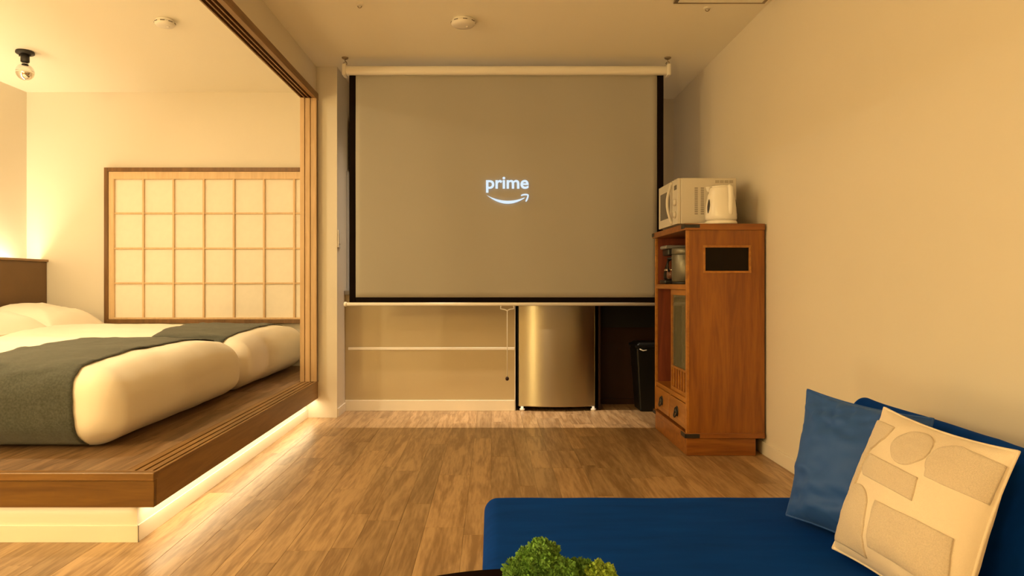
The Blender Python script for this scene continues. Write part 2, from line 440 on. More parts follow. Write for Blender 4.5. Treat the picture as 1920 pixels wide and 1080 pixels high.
# ------------------------------------------------------------------ headboard
hb = thing('headboard', (-3.6, 3.9, PZ), 'long dark brown headboard panel with light glowing behind it', 'headboard')
part('panel', hb, 'headboard', -3.605, -3.575, 2.45, YB-.005, PZ, 1.09, bevel=.002)
part('cap', hb, 'headboard_cap', -3.63, -3.562, 2.44, YB-.002, 1.09, 1.108, bevel=.002)

# ------------------------------------------------------------------ beds
def fbm(p, sc, oct=3):
    return noise.fractal(Vector(p)*sc, 1.0, 2.0, oct, noise_basis='PERLIN_ORIGINAL')
def bed(y0, y1, label, seed):
    t = thing('bed', (-2.5, (y0+y1)/2, PZ), label, 'bed', 'double beds side by side')
    part('mattress', t, 'mattress', -3.54, -1.62, y0+.12, y1-.12, PZ, PZ+.16, bevel=.03)
    xa, xb = -3.55, -1.475; xc, yc = (xa+xb)/2, (y0+y1)/2; zt = .572
    def fn(p):
        u = (p.x-xc)/((xb-xa)/2); v = (p.y-yc)/((y1-y0)/2); h = (p.z-PZ)/(zt-PZ)
        q = p.copy()
        if h > .5:
            q.z += .05*max(0, 1-abs(v)**2.6)*max(0, 1-abs(u)**8)*(h-.5)*2
        # swelling flanks, drawn in at the foot
        s = math.sin(max(0, min(1, h))*PI)
        ins = .035*(1-s)*(1 if h < .5 else 0)+.05*max(0, .22-h)
        q.x -= ins*max(-1, min(1, u*1.05)); q.y -= ins*max(-1, min(1, v*1.05))
        n = fbm((p.x+seed*3.1, p.y, p.z*.7), 2.6)*.012+fbm((p.x, p.y+seed, p.z), 7)*.004
        if h > .05: q.z += n*min(1, h*1.5)
        q.x += fbm((p.y+seed, p.z, p.x), 3.3)*.012*max(0, u)
        q.y += fbm((p.x+seed, p.z, p.y), 3.3)*.012*abs(v)
        q.z = max(q.z, PZ+.002)
        return q
    m = MB().rbox(xa, xb, y0, y1, PZ, zt, .115, n=40, rim=9, fn=fn)
    d = obj('duvet', m, 'linen', t)
    return t, BVHTree.FromPolygons([Vector(p) for p in m.v], m.f), (y0, y1)
bed1, bvh1, yy1 = bed(2.665, 4.085, 'nearer double bed with white puffy duvet, its side toward the viewer', 1)
bed2, bvh2, yy2 = bed(4.10, 5.43, 'farther double bed with white duvet, beside the paper window', 5)

def runner(bvh, yy, xa, xb, skew, label, za, zb, seed):
    y0, y1 = yy; zt = .66; Rr = .15
    # path round the bed: up the near flank, across, down the far flank
    path = []
    for i in range(15): path.append((y0-.05, za+(zt-Rr-za)*i/15, 1, 0))
    for i in range(13):
        a = PI/2*i/12; path.append((y0-.05+Rr*(1-math.cos(a)), zt-Rr+Rr*math.sin(a), math.cos(a), -math.sin(a)))
    for i in range(1, 48): path.append((y0-.05+Rr+(y1-y0+.1-2*Rr)*i/48, zt, 0, -1))
    for i in range(13):
        a = PI/2*i/12; path.append((y1+.05-Rr+Rr*math.sin(a), zt-Rr+Rr*math.cos(a), -math.sin(a), -math.cos(a)))
    for i in range(1, 10): path.append((y1+.05, zt-Rr-(zt-Rr-zb)*i/9, -1, 0))
    rows = []; nx = 26; n = len(path)
    for k, (y, z, dy, dz) in enumerate(path):
        row = []
        for j in range(nx+1):
            f = j/nx; tt = k/(n-1)
            x = xa+(xb-xa)*f+skew*(tt-.3)*(1-f)+.012*math.sin(tt*9+seed)+.01*fbm((tt*6, f*2, seed), 1.5)
            hit = bvh.ray_cast(Vector((x, y, z)), Vector((0, dy, dz)), .5)
            if hit[0] is None: p = Vector((x, y+dy*.07, z+dz*.07))
            else:
                p = hit[0]
            nn = Vector((0, -dy, -dz))
            wr = .006+.006*max(0, fbm((x*1.5+y*.9+seed, y*3-x*1.2, z), 3.4))+.004*max(0, fbm((x*6, y*1.5+seed, z*2), 3))
            p = p+nn*wr
            if p.z < PZ+.006: p.z = PZ+.006
            row.append(p)
        rows.append(row)
    r = obj('bed_runner', MB().grid(rows), 'runner', solid=.004)
    tag(r, label, 'bed runner', 'grey bed runners')
    return r
runner(bvh1, yy1, -2.14, -1.640, -.02, 'grey green bed runner hanging down the side of the nearer bed', PZ+.012, .46, 1.3)
runner(bvh2, yy2, -2.10, -1.625, -.28, 'grey green bed runner lying across the farther bed', .44, .42, 4.1)

def pillow(cx, cy, cz, a, b2, hgt, tilt, label):
    n = 26; top = []; bot = []
    for i in range(n+1):
        u = -1+2*i/n; rt = []; rb = []
        for j in range(n+1):
            v = -1+2*j/n
            e = max(0, (1-u**4))**.55*max(0, (1-v**4))**.55
            x = u*(1-.06*(1-v*v)); y = v*(1-.06*(1-u*u))
            w2 = fbm((u*1.2+cx, v*1.2+cy, cz), 2.2)*.014*e
            zz = hgt*e+w2
            lx = x*a; P = lambda s: Vector((cx+lx*math.cos(tilt)-s*math.sin(tilt), cy+y*b2, cz+lx*math.sin(tilt)*-1+s*math.cos(tilt)))
            rt.append(P(zz)); rb.append(P(-hgt*.45*e))
        top.append(rt); bot.append(rb[::-1])
    o = obj('pillow', MB().grid(top).grid(bot), 'linen')
    tag(o, label, 'pillow', 'white pillows against the headboard')
pillow(-3.27, 5.03, .640, .24, .33, .115, .18, 'white pillow in the corner by the headboard, next to the window wall')
pillow(-3.27, 4.38, .640, .24, .33, .110, .18, 'white pillow cut by the left picture edge, below the headboard')

# ------------------------------------------------------------------ bare bulb fixture and alcove detector
def bulb(x, y, label, watt):
    bl = thing('ceiling_bulb', (x, y, HB), label, 'ceiling lamp')
    c = (x, y, HB)
    obj('ceiling_plate', MB().lathe([(.052, 0), (.055, -.006), (.055, -.016), (.05, -.02)], c, 32), 'black_iron', bl)
    obj('lamp_holder', MB().lathe([(.026, -.018), (.026, -.07), (.024, -.072)], c, 24), 'black_iron', bl)
    for s in (-1, 1): obj('screw', MB().cyl((c[0]+s*.037, c[1], HB-.034), .004, .016, 10), 'black_iron', bl)
    prof = [(.018, -.068), (.020, -.085)]+[(.054*math.sin(a), -.138+.054*math.cos(a)) for a in [.45+i*(PI/2-.45)/10 for i in range(11)]]
    obj('bulb_glass', MB().lathe(prof, c, 32), 'bulb_glass', bl)
    prof = [(.054*math.sin(a), -.138+.054*math.cos(a)) for a in [PI/2+i*(PI/2)/10 for i in range(11)]]
    obj('silver_tip', MB().lathe(prof, c, 32), 'bulb_silver', bl)
    obj('filament', MB().tube([(c[0], c[1], HB-.075), (c[0], c[1], HB-.10)], .004, 8), 'filament', bl)
    if not watt: return
    l = bpy.data.lights.new('bulb_lamp', 'POINT'); l.energy = watt; l.color = (1.0, .81, .52); l.shadow_soft_size = .012
    lo_ = bpy.data.objects.new('bulb_lamp', l); COL.objects.link(lo_); lo_.location = (x, y, HB-.122)
bulb(-3.09, 4.52, 'bare silver tipped bulb in a black ceiling holder', 0)

def detector(x, y, z, r, name, label, cat):
    t = thing(name, (x, y, z), label, cat)
    obj('mounting_ring', MB().lathe([(r*.86, 0), (r*.9, -.008), (r*.86, -.012)], (x, y, z), 36), 'detector', t)
    obj('cover', MB().lathe([(r*.8, -.012), (r, -.016), (r, -.026), (r*.86, -.036), (r*.45, -.040), (0, -.040)], (x, y, z), 36), 'detector', t)
    for i in range(8):
        a = 2*PI*i/8+.2
        obj('vent_slot', MB().box(-.012, .012, -.002, .002, -.002, .002), 'slot_dark', t, origin=(0, 0, 0))
        o = COL.objects[-1]; o.location = (r*.99*math.cos(a), r*.99*math.sin(a), -.020); o.rotation_euler = (0, 0, a+PI/2)
    obj('test_button', MB().lathe([(.009, -.039), (.009, -.043), (0, -.043)], (x+r*.35, y, z), 16), 'detector', t)
detector(-1.905, 3.98, HB, .056, 'smoke_detector', 'round white smoke detector on the ceiling over the beds', 'smoke detector')
detector(-.160, 3.83, HL, .068, 'heat_detector', 'round white detector on the ceiling before the projector screen', 'smoke detector')
for x, y, lab in ((-.70, 3.62, 'small ceiling hook left of the round ceiling detector'), (1.157, 3.665, 'small ceiling hook near the right wall above the cabinet')):
    t = thing('ceiling_hook', (x, y, HL), lab, 'hook', 'small ceiling hooks')
    obj('hook_plate', MB().lathe([(.020, 0), (.018, -.004), (.008, -.006)], (x, y, HL), 20), 'cream_trim', t)
    obj('hook_ring', MB().tube([(x+.010*math.cos(a), y, HL-.012+.008*math.sin(a)) for a in [PI*.9+i*1.2*PI/10 for i in range(11)]], .0022, 8), 'hook_metal', t)
ht = thing('ceiling_hatch', (1.20, 3.36, HL), 'square flush panel in the ceiling cut by the top picture edge', 'hatch')
part('hatch_frame', ht, 'hook_metal', .955, 1.435, 3.10, 3.593, HL-.010, HL, bevel=.001)
part('hatch_door', ht, 'ceiling', .975, 1.415, 3.12, 3.573, HL-.012, HL-.009, bevel=.001)

# housings of the added fill lights
for i, (x, y, z) in enumerate(DOWN):
    t = thing('downlight', (x, y, HB), ['recessed ceiling downlight before the sleeping platform', 'recessed ceiling downlight over the nearer bed'][i], 'downlight', 'recessed downlights')
    obj('trim_ring', MB().lathe([(.058, 0), (.072, 0), (.072, -.005), (.062, -.007), (.058, -.004), (.058, 0)], (x, y, HB), 32), 'cream_trim', t)
    obj('diffuser', MB().lathe([(.057, -.001), (.057, -.003), (0, -.003)], (x, y, HB), 32), 'downlight_glow', t)

# paper pendant of the entrance side; unseen lantern added as fill behind the viewer
emit('paper_glow', WARM, 90.0)
emit('paper_glow_soft', WARM, 52.0)
def ball(c, r): return MB().lathe([(r*math.sin(a), -r*math.cos(a)) for a in [.1+i*(PI-.2)/7 for i in range(8)]], c, 12)
lp = thing('pendant_lamp', (-3.1, .5, 1.4), 'round paper pendant lamp before the sleeping platform', 'pendant lamp')
obj('cord', MB().cyl((-3.1, .5, 1.78), .004, HB-1.78, 8), 'black_iron', lp)
obj('ceiling_cup', MB().lathe([(.05, 0), (.045, -.03), (.01, -.035)], (-3.1, .5, HB), 24), 'black_iron', lp)
obj('shade', ball((-3.1, .5, 1.6), .19), 'paper_glow', lp)
LX, LY = -1.25, -.7
lp = thing('floor_lantern', (LX, LY, 0), 'round paper lantern standing on the floor behind the viewer', 'floor lamp')
obj('base', MB().lathe([(.13, 0), (.13, .012), (.02, .022)], (LX, LY, 0), 32), 'black_iron', lp)
obj('pole', MB().cyl((LX, LY, .02), .010, .275, 14), 'black_iron', lp)
obj('shade', ball((LX, LY, .48), .19), 'paper_glow_soft', lp)

# ceiling projector behind the viewer's frame
pj = thing('ceiling_projector', (PRJ.x, PRJ.y, HL), 'small white projector hanging from the ceiling facing the screen', 'projector')
x0, y0, z0 = PRJ
part('housing_top', pj, 'white_plastic', x0-.13, x0+.13, y0-.16, y0+.10, z0+.06, z0+.07, bevel=.003)
part('housing_bottom', pj, 'white_plastic', x0-.13, x0+.13, y0-.16, y0+.10, z0-.09, z0-.08, bevel=.003)
part('housing_side', pj, 'white_plastic', x0-.13, x0-.12, y0-.16, y0+.10, z0-.08, z0+.06, bevel=0)
part('housing_side', pj, 'white_plastic', x0+.12, x0+.13, y0-.16, y0+.10, z0-.08, z0+.06, bevel=0)
part('housing_back', pj, 'white_plastic', x0-.12, x0+.12, y0-.16, y0-.15, z0-.08, z0+.06, bevel=0)
AX0, AX1, AZ0, AZ1 = -.0318, .0306, -.0703, .0018
fm = MB().box(x0-.12, x0+AX0, y0+.098, y0+.10, z0-.08, z0+.06).box(x0+AX1, x0+.12, y0+.098, y0+.10, z0-.08, z0+.06)
fm.box(x0+AX0, x0+AX1, y0+.098, y0+.10, z0+AZ1, z0+.06).box(x0+AX0, x0+AX1, y0+.098, y0+.10, z0-.08, z0+AZ0)
obj('lens_front', fm, 'black_plastic', pj)
obj('mounting_pole', MB().cyl((x0, y0-.03, z0+.07), .018, HL-z0-.07, 16), 'white_plastic', pj)

# ------------------------------------------------------------------ projector screen
YS = 4.48; ks = 1280/YS
def sx(px): return (px-922)/ks
def sz(py): return CAMZ-(py-530)/ks
ps = thing('projector_screen', (.1, YS, .77), 'large pull-down projector screen with black borders hanging from the ceiling', 'projection screen')
def wav(x, z):
    f = max(0, min(1, (2.28-z)/1.45))
    return YS+.005*math.sin(x*5.2+1.0)*f+.003*math.sin(x*11+z*1.5)+.003*fbm((x, z, 1.7), 2.2)
def cloth(name, xa, xb, za, zb, mt, off=0., nx=60, nz=40):
    P = [[Vector((xa+(xb-xa)*i/nx, wav(xa+(xb-xa)*i/nx, za+(zb-za)*j/nz)-off, za+(zb-za)*j/nz)) for i in range(nx+1)] for j in range(nz+1)]
    return obj(name, MB().grid(P), mt, ps, solid=.0012)
xa, xb, za, zb = sx(655), sx(1244), sz(567), 2.30
bx0, bx1, bz = sx(667), sx(1232), sz(557.5)
cloth('screen_fabric', bx0, bx1, bz, zb, 'screen_white')
cloth('black_border', xa, bx0, za, zb, 'screen_black', nx=6)
cloth('black_border', bx1, xb, za, zb, 'screen_black', nx=6)
cloth('black_border', bx0, bx1, za, bz, 'screen_black', nz=4)
obj('roller_case', MB().rbox(sx(645), sx(1254), YS-.034, YS+.034, sz(141.5), sz(125), .022, n=3, rim=4), 'screen_case', ps)
for px in (643, 1248.5):
    obj('end_cap', MB().rbox(sx(px), sx(px+7.5), YS-.038, YS+.038, sz(143.5), sz(122), .008, n=2, rim=3), 'screen_case', ps)
obj('weight_bar', MB().lathe([(.011, 0), (.011, sx(1252)-sx(648))], (sx(648), YS, sz(570.3)), 20, 'X'), 'screen_case', ps)
for px in (645, 1251):
    obj('bar_knob', MB().lathe([(.010, 0), (.015, .003), (.015, .016), (.010, .02)], (sx(px), YS, sz(570.3)), 20, 'X'), 'screen_case', ps)
for px in (647, 1252):
    x = sx(px)
    obj('hanger_plate', MB().lathe([(.022, 0), (.020, -.006), (.010, -.012)], (x, YS, HL-.0005), 20), 'hook_metal', ps)
    obj('hanger_hook', MB().tube([(x, YS, HL-.012), (x, YS, HL-.022), (x+.010, YS, HL-.030), (x+.012, YS, HL-.042), (x+.006, YS, HL-.053), (x-.004, YS, HL-.055)], .0028, 8), 'hook_metal', ps)
    obj('hanger_ring', MB().tube([(x+.011*math.cos(a), YS+.004*math.sin(a), sz(122)+.010+.011*math.sin(a)) for a in [2*PI*i/16 for i in range(17)]], .0022, 6), 'hook_metal', ps)
x = sx(951)
hd = obj('pull_handle', MB().tube([(sx(939), YS, sz(573)), (sx(938.5), YS, sz(579)), (sx(945), YS, sz(580)), (x, YS, sz(582.5)), (sx(956), YS, sz(580)), (sx(963.5), YS, sz(579)), (sx(963), YS, sz(573))], .0035, 8), 'screen_case', ps)
obj('pull_cord', MB().tube([(x, YS, sz(582)), (x, YS, sz(708))], .0026, 8), 'screen_case', ps)
obj('cord_bead', MB().lathe([(.004, -.013), (.010, -.009), (.012, 0), (.010, .009), (.004, .013)], (x, YS, sz(710)), 18), 'dark_wood', ps)
# projected word and arrow
YL = YS-.011
cu = bpy.data.curves.new('word', 'FONT'); cu.body = 'prime'; cu.size = .1; cu.offset = .0022; cu.resolution_u = 6
to = bpy.data.objects.new('word', cu); COL.objects.link(to)
dg = bpy.context.evaluated_depsgraph_get(); dg.update()
tm = bpy.data.meshes.new_from_object(to.evaluated_get(dg))
bpy.data.objects.remove(to)
xs = [v.co.x for v in tm.vertices]; ys = [v.co.y for v in tm.vertices]
X0, X1, Z0, Z1 = sx(911.3), sx(991.2), sz(361.8), sz(332)
word = MB()
vs = [(X0+(v.co.x-min(xs))/(max(xs)-min(xs))*(X1-X0), YL, Z0+(v.co.y-min(ys))/(max(ys)-min(ys))*(Z1-Z0)) for v in tm.vertices]
word.add(vs, [tuple(p.vertices) for p in tm.polygons])
obj('projected_word', word, 'projected_light', ps)
def q(px, py): return Vector((sx(px), YL, sz(py)))
lo = []; up = []
for i in range(25):
    f = i/24; px = 912.3+(983.5-912.3)*f
    c0 = 366.0+(372.0-366.0)*f
    lo.append(q(px, c0+4*13.3*f*(1-f)*(1.0) )); up.append(q(px, c0-1.5*f*f+4*8.0*f*(1-f)))
arrow = MB().grid([lo, up])
def stroke(pts, wd):
    P = []; n = len(pts)
    for i, p in enumerate(pts):
        d = (pts[min(i+1, n-1)]-pts[max(i-1, 0)]).normalized(); s = Vector((d.z, 0, -d.x))*wd/ks/2*(.75 if i in (0, n-1) else 1)
        P.append([p+s, p-s])
    arrow.grid(P)
stroke([q(976.8, 367.2), q(980, 365.8), q(984, 365.2), q(988, 365.4), q(990.2, 366)], 3.0)
stroke([q(990.2, 365.2), q(989.8, 368.5), q(988.6, 372.5), q(987, 376), q(985.6, 378.3)], 3.0)
obj('projected_arrow', arrow, 'projected_light', ps)

# ------------------------------------------------------------------ kitchen run behind the screen
YK = 4.92; kk = 1280/YK
def kx(px): return (px-922)/kk
kc = thing('counter_cabinet', (-.44, YK, 0), 'low beige kitchen counter front below the projector screen', 'counter')
part('front_panel', kc, 'beige_panel', XP+.001, kx(965), YK, YK+.02, .0, .835, bevel=.001)
part('end_panel', kc, 'edge_white', kx(965), kx(966.5), YK-.002, YB-.02, 0, .835, bevel=.001)
part('carcass', kc, 'beige_panel', XP+.001, kx(965)-.001, YK+.02, YB-.001, 0.05, .835, bevel=0)
part('moulding', kc, 'cream_trim', kx(653), kx(965), YK-.010, YK, .438, .457, bevel=.003)
part('kickboard', kc, 'cream_trim', XP+.001, kx(965), YK-.008, YK-.0003, 0, .077, bevel=.002)
ct = obj('countertop', B(XP+.001, XR-.001, YK-.032, YB-.001, .836, .866), 'counter_top', bevel=.003); tag(ct, 'long kitchen worktop hidden behind the projector screen', 'worktop')
sp = obj('splash_panel', B(XP+.0005, XP+.012, YK+.045, YB-.001, .868, 1.735), 'splash_panel', bevel=.001); tag(sp, 'pale kitchen splash panel in the gap left of the screen', 'splash panel')
wc = thing('wall_cabinet', (-.7, 5.3, 1.74), 'pale hanging cabinet glimpsed in the gap left of the screen', 'cabinet')
part('cabinet_box', wc, 'splash_panel', XP+.013, -.3, 5.02, YB-.001, 1.74, 2.13, bevel=.002)
for i in range(2): part('cabinet_door', wc, 'splash_panel', XP+.014+.371*i, XP+.382+.371*i, 5.004, 5.02, 1.742, 2.128, bevel=.002)
sw = thing('light_switch', (XP, 4.70, 1.16), 'small wall switch on the wall end left of the screen', 'switch')
part('switch_plate', sw, 'edge_white', XP+.0005, XP+.009, 4.675, 4.745, 1.165, 1.285, bevel=.002)
part('switch_rocker', sw, 'white_plastic', XP+.009, XP+.013, 4.69, 4.73, 1.19, 1.26, bevel=.002)

kl = thing('kitchen_light', (.12, 4.785, HL), 'slim ceiling light bar hidden behind the projector screen', 'ceiling light')
part('light_housing', kl, 'screen_case', -.86, .80, 4.76, 4.81, 2.372, HL, bevel=.003)
part('light_diffuser', kl, 'cream_trim', -.84, .78, 4.768, 4.802, 2.368, 2.372, bevel=0)
# fridge under the counter
fr = thing('refrigerator', (.47, 5.1, 0), 'small stainless steel refrigerator under the counter', 'refrigerator')
fx0, fx1 = kx(972.5), kx(1115.5)
part('body', fr, 'fridge_dark', fx0-.012, fx1+.002, YK+.035, YB-.05, .03, .825, bevel=.004)
P = []
for z in (.030, .033, .037, .041, .43, .811, .815, .819, .822):
    ins = .006 if z in (.030, .822) else 0
    P.append([Vector((fx0+(fx1-fx0)*i/32, YK+.006-.036*(1-(2*i/32-1)**2)+ins, z)) for i in range(33)])
dm = MB().grid(P)
back = [[Vector((fx0, YK+.032, .03)), Vector((fx1, YK+.032, .03))], [Vector((fx0, YK+.032, .822)), Vector((fx1, YK+.032, .822))]]
L0 = [[Vector((fx0, YK+.032, .03)), Vector((fx0, YK+.004, .03))], [Vector((fx0, YK+.032, .822)), Vector((fx0, YK+.004, .822))]]
dm.grid([r[::-1] for r in back]).grid(L0).grid([[p+Vector((fx1-fx0, 0, 0)) for p in r[::-1]] for r in L0])
obj('door', dm, 'stainless', fr)
part('door_gasket', fr, 'fridge_dark', fx0+.004, fx1-.004, YK+.012, YK+.036, .034, .82, bevel=0)
for x in (fx0+.025, fx1-.012):
    obj('foot', MB().lathe([(.018, 0), (.018, .016), (.010, .018), (.010, .032)], (x, YK+.0, 0), 16), 'edge_white', fr)
for x in (fx0+.025, fx1-.012):
    obj('foot', MB().lathe([(.018, 0), (.018, .016), (.010, .018), (.010, .032)], (x, YB-.1, 0), 16), 'edge_white', fr)

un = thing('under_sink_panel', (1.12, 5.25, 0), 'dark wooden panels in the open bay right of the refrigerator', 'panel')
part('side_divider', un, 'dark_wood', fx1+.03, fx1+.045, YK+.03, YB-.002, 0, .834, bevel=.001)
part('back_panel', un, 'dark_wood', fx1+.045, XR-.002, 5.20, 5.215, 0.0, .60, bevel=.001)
part('apron', un, 'fridge_dark', fx1+.045, XR-.002, 5.08, 5.10, .59, .834, bevel=.001)  # near-black board between back panel and worktop
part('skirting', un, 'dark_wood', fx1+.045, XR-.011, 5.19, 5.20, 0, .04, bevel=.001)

tb = thing('waste_bin', (1.17, 4.99, 0), 'black waste bin half hidden behind the wooden cabinet', 'bin')
def frust(m, cx, cy, z0, z1, a0, a1, b0, b1):
    vs = [(cx+sx_*a0, cy+sy_*b0, z0) for sy_ in (-1, 1) for sx_ in (-1, 1)]+[(cx+sx_*a1, cy+sy_*b1, z1) for sy_ in (-1, 1) for sx_ in (-1, 1)]
    return m.add(vs, [(0,2,3,1),(4,5,7,6),(0,1,5,4),(2,6,7,3),(0,4,6,2),(1,3,7,5)])
obj('bin_body', frust(MB(), 1.165, 4.98, 0, .455, .105, .135, .095, .12), 'bin_black', tb, .012)
obj('bin_rim', frust(MB(), 1.165, 4.98, .455, .475, .142, .144, .127, .129), 'bin_black', tb, .006)
obj('swing_lid', frust(MB(), 1.165, 4.98, .475, .495, .135, .11, .12, .10), 'bin_black', tb, .008)
obj('bag_edge', MB().tube([(1.05, 4.848, .452), (1.075, 4.846, .440), (1.10, 4.85, .444)], .004, 6), 'white_plastic', tb)  # white strip put in as the highlight on the bag

# ------------------------------------------------------------------ wooden kitchen cabinet
cb = thing('kitchen_cabinet', (1.25, 3.99, 0), 'old reddish wooden kitchen cabinet with drawers and sliding glass door', 'cabinet')
cx0, cx1, cy0, cy1 = 1.040, 1.453, 3.636, 4.34
part('top_board', cb, 'cabinet_x', cx0-.016, cx1, cy0-.010, cy1+.012, 1.203, 1.237, bevel=.003)
# near side with its window cut out
wx0_, wx1_, wz0_, wz1_ = 1.127, 1.379, .976, 1.120
m = MB().box(cx0, wx0_, cy0, cy0+.018, .122, 1.203).box(wx1_, cx1, cy0, cy0+.018, .122, 1.203).box(wx0_, wx1_, cy0, cy0+.018, wz1_, 1.203).box(wx0_, wx1_, cy0, cy0+.018, .122, wz0_)
obj('side_panel', m, 'cabinet_z', cb)
sw_ = obj('side_window', MB().box(wx0_+.004, wx1_-.004, cy0+.006, cy0+.009, wz0_+.004, wz1_-.004), 'smoked_glass', cb)
for a in ((wx0_-.002, wx1_+.002, wz1_-.010, wz1_+.002), (wx0_-.002, wx1_+.002, wz0_-.002, wz0_+.010)):
    part('window_bead', sw_, 'cabinet_y', a[0], a[1], cy0-.005, cy0+.006, a[2], a[3], bevel=.001)
for a in ((wx0_-.002, wx0_+.010), (wx1_-.010, wx1_+.002)):
    part('window_bead', sw_, 'cabinet_y', a[0], a[1], cy0-.005, cy0+.006, wz0_+.010, wz1_-.010, bevel=.001)
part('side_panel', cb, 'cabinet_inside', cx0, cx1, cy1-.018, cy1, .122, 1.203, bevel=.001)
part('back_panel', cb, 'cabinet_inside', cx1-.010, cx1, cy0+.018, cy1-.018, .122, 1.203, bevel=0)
part('shelf', cb, 'cabinet_y', cx0+.001, cx1-.01, cy0+.018, cy1-.018, .885, .914, bevel=.002)
part('sill_board', cb, 'cabinet_y', cx0+.001, cx1-.01, cy0+.018, cy1-.018, .275, .300, bevel=.002)
part('front_stile', cb, 'cabinet_y', cx0-.003, cx0+.012, cy0-.001, cy0+.020, .122, 1.203, bevel=.001)
part('front_stile', cb, 'cabinet_y', cx0-.003, cx0+.012, cy1-.020, cy1+.001, .122, 1.203, bevel=.001)
part('inner_shelf', cb, 'cabinet_y', cx0+.10, cx1-.01, cy0+.02, cy1-.02, .500, .516, bevel=.002)
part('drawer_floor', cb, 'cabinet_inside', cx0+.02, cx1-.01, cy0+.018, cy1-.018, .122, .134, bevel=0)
part('base_moulding', cb, 'cabinet_x', cx0-.010, cx1, cy0-.008, cy1+.008, .094, .122, bevel=.003)
part('plinth', cb, 'cabinet_x', cx0-.002, cx1-.045, cy0+.003, cy1-.005, 0, .094, bevel=.003)
mid = (cy0+cy1)/2
part('drawer_divider', cb, 'cabinet_y', cx0+.001, cx0+.02, mid-.008, mid+.008, .134, .275, bevel=.001)
for ya, yb in ((cy0+.022, mid-.010), (mid+.010, cy1-.022)):
    d = part('drawer', cb, 'cabinet_y', cx0-.004, cx0+.30, ya, yb, .137, .272, bevel=.003)
    yc = (ya+yb)/2
    obj('pull_plate', MB().lathe([(.030, 0), (.028, -.003), (.012, -.005), (.010, -.012), (0, -.014)], (cx0-.004, yc, .205), 24, 'X'), 'black_iron', d)
    obj('pull_ring', MB().tube([(cx0-.012-.010*math.sin(max(0, -math.sin(a))*.9), yc+.021*math.cos(a), .198+.026*math.sin(a)) for a in [2*PI*i/20 for i in range(21)]], .0042, 8), 'black_iron', d)
# sliding door (near half of the opening)
def slide(xd, ya, yb, main):
    d = obj('sliding_door', MB().box(xd, xd+.016, ya, ya+.022, .302, .883).box(xd, xd+.016, yb-.022, yb, .302, .883).box(xd, xd+.016, ya+.022, yb-.022, .853, .883).box(xd, xd+.016, ya+.022, yb-.022, .302, .322).box(xd, xd+.016, ya+.022, yb-.022, .432, .444), 'cabinet_y', cb)
    obj('door_pane', MB().box(xd+.006, xd+.009, ya+.02, yb-.02, .44, .856), 'door_glass', d)
    n = 6
    for i in range(n):
        y = ya+.022+(yb-ya-.044)*(i+.5)/n
        part('slat', d, 'cabinet_y', xd+.002, xd+.010, y-.007, y+.007, .322, .432, bevel=.001)
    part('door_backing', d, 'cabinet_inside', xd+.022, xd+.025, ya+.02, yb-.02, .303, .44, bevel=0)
slide(cx0+.012, cy0+.020, mid+.022, True)
# iron corner straps
for (ya, yb) in ((cy0-.012, cy0+.05), (cy1-.04, cy1+.014)):
    part('corner_strap', cb, 'black_iron', cx0-.019, cx0-.014, ya, yb, 1.212, 1.234, bevel=.001)
part('corner_strap', cb, 'black_iron', cx0-.018, cx0+.065, cy0-.013, cy0-.009, 1.215, 1.233, bevel=.001)
part('corner_strap', cb, 'black_iron', cx0-.014, cx0+.065, cy0-.011, cy0-.007, .097, .119, bevel=.001)
part('corner_strap', cb, 'black_iron', cx0-.014, cx0-.009, cy0-.011, cy0+.07, .097, .119, bevel=.001)
part('corner_strap', cb, 'black_iron', cx0-.014, cx0-.009, cy1-.05, cy1+.010, .097, .119, bevel=.001)

# ------------------------------------------------------------------ microwave
mw = thing('microwave_oven', (1.2, 4.02, 1.237), 'white microwave oven on top of the wooden cabinet', 'microwave')
mx0, mx1, my0, my1, mz0, mz1 = 1.036, 1.366, 3.806, 4.235, 1.250, 1.508
obj('body', MB().rbox(mx0+.018, mx1, my0, my1, mz0, mz1, .008, n=1, rim=3), 'microwave_white', mw)
for x in (mx0+.05, mx1-.05):
    for y in (my0+.05, my1-.05):
        obj('foot', MB().cyl((x, y, 1.237), .014, .016, 14), 'black_plastic', mw)
part('control_panel', mw, 'microwave_white', mx0, mx0+.018, my0+.001, my0+.090, mz0+.002, mz1-.002, bevel=.003)
part('display', mw, 'kettle_gauge', mx0-.0015, mx0+.002, my0+.020, my0+.070, mz1-.062, mz1-.036, bevel=.001)
for i in range(2): obj('dial', MB().lathe([(.020, 0), (.018, -.012), (0, -.013)], (mx0, my0+.045, mz0+.055+.07*i), 20, 'X'), 'microwave_white', mw)
dr = part('door', mw, 'microwave_white', mx0, mx0+.018, my0+.093, my1-.001, mz0+.002, mz1-.002, bevel=.003)
part('door_window', dr, 'grey_window', mx0-.001, mx0+.003, my0+.165, my1-.045, mz0+.050, mz1-.050, bevel=.001)
obj('door_handle', MB().tube([(mx0+.004, my0+.118, mz1-.012)]+[(mx0-.004-.024*math.sin(PI*i/12), my0+.118, mz1-.018-(mz1-mz0-.036)*i/12) for i in range(13)]+[(mx0+.004, my0+.118, mz0+.012)], .008, 10), 'microwave_white', dr)
vent = MB()
for c_ in range(2):
    for r_ in range(14):
        x = mx0+.095+.034*c_; z = mz0+.055+r_*.011
        vent.box(x, x+.018, my0-.0006, my0+.001, z, z+.004)
tag(obj('vent_slots', vent, 'slot_dark', mw), 'rows of small vent slots', kind='stuff')
m = MB()
for i in range(4): m.box(mx0+.21+.026*i, mx0+.232+.026*i, my0-.0006, my0+.001, mz1-.030, mz1-.014)
tag(obj('rear_vents', m, 'vent_pale', mw), 'small vent row at the upper edge', kind='stuff')

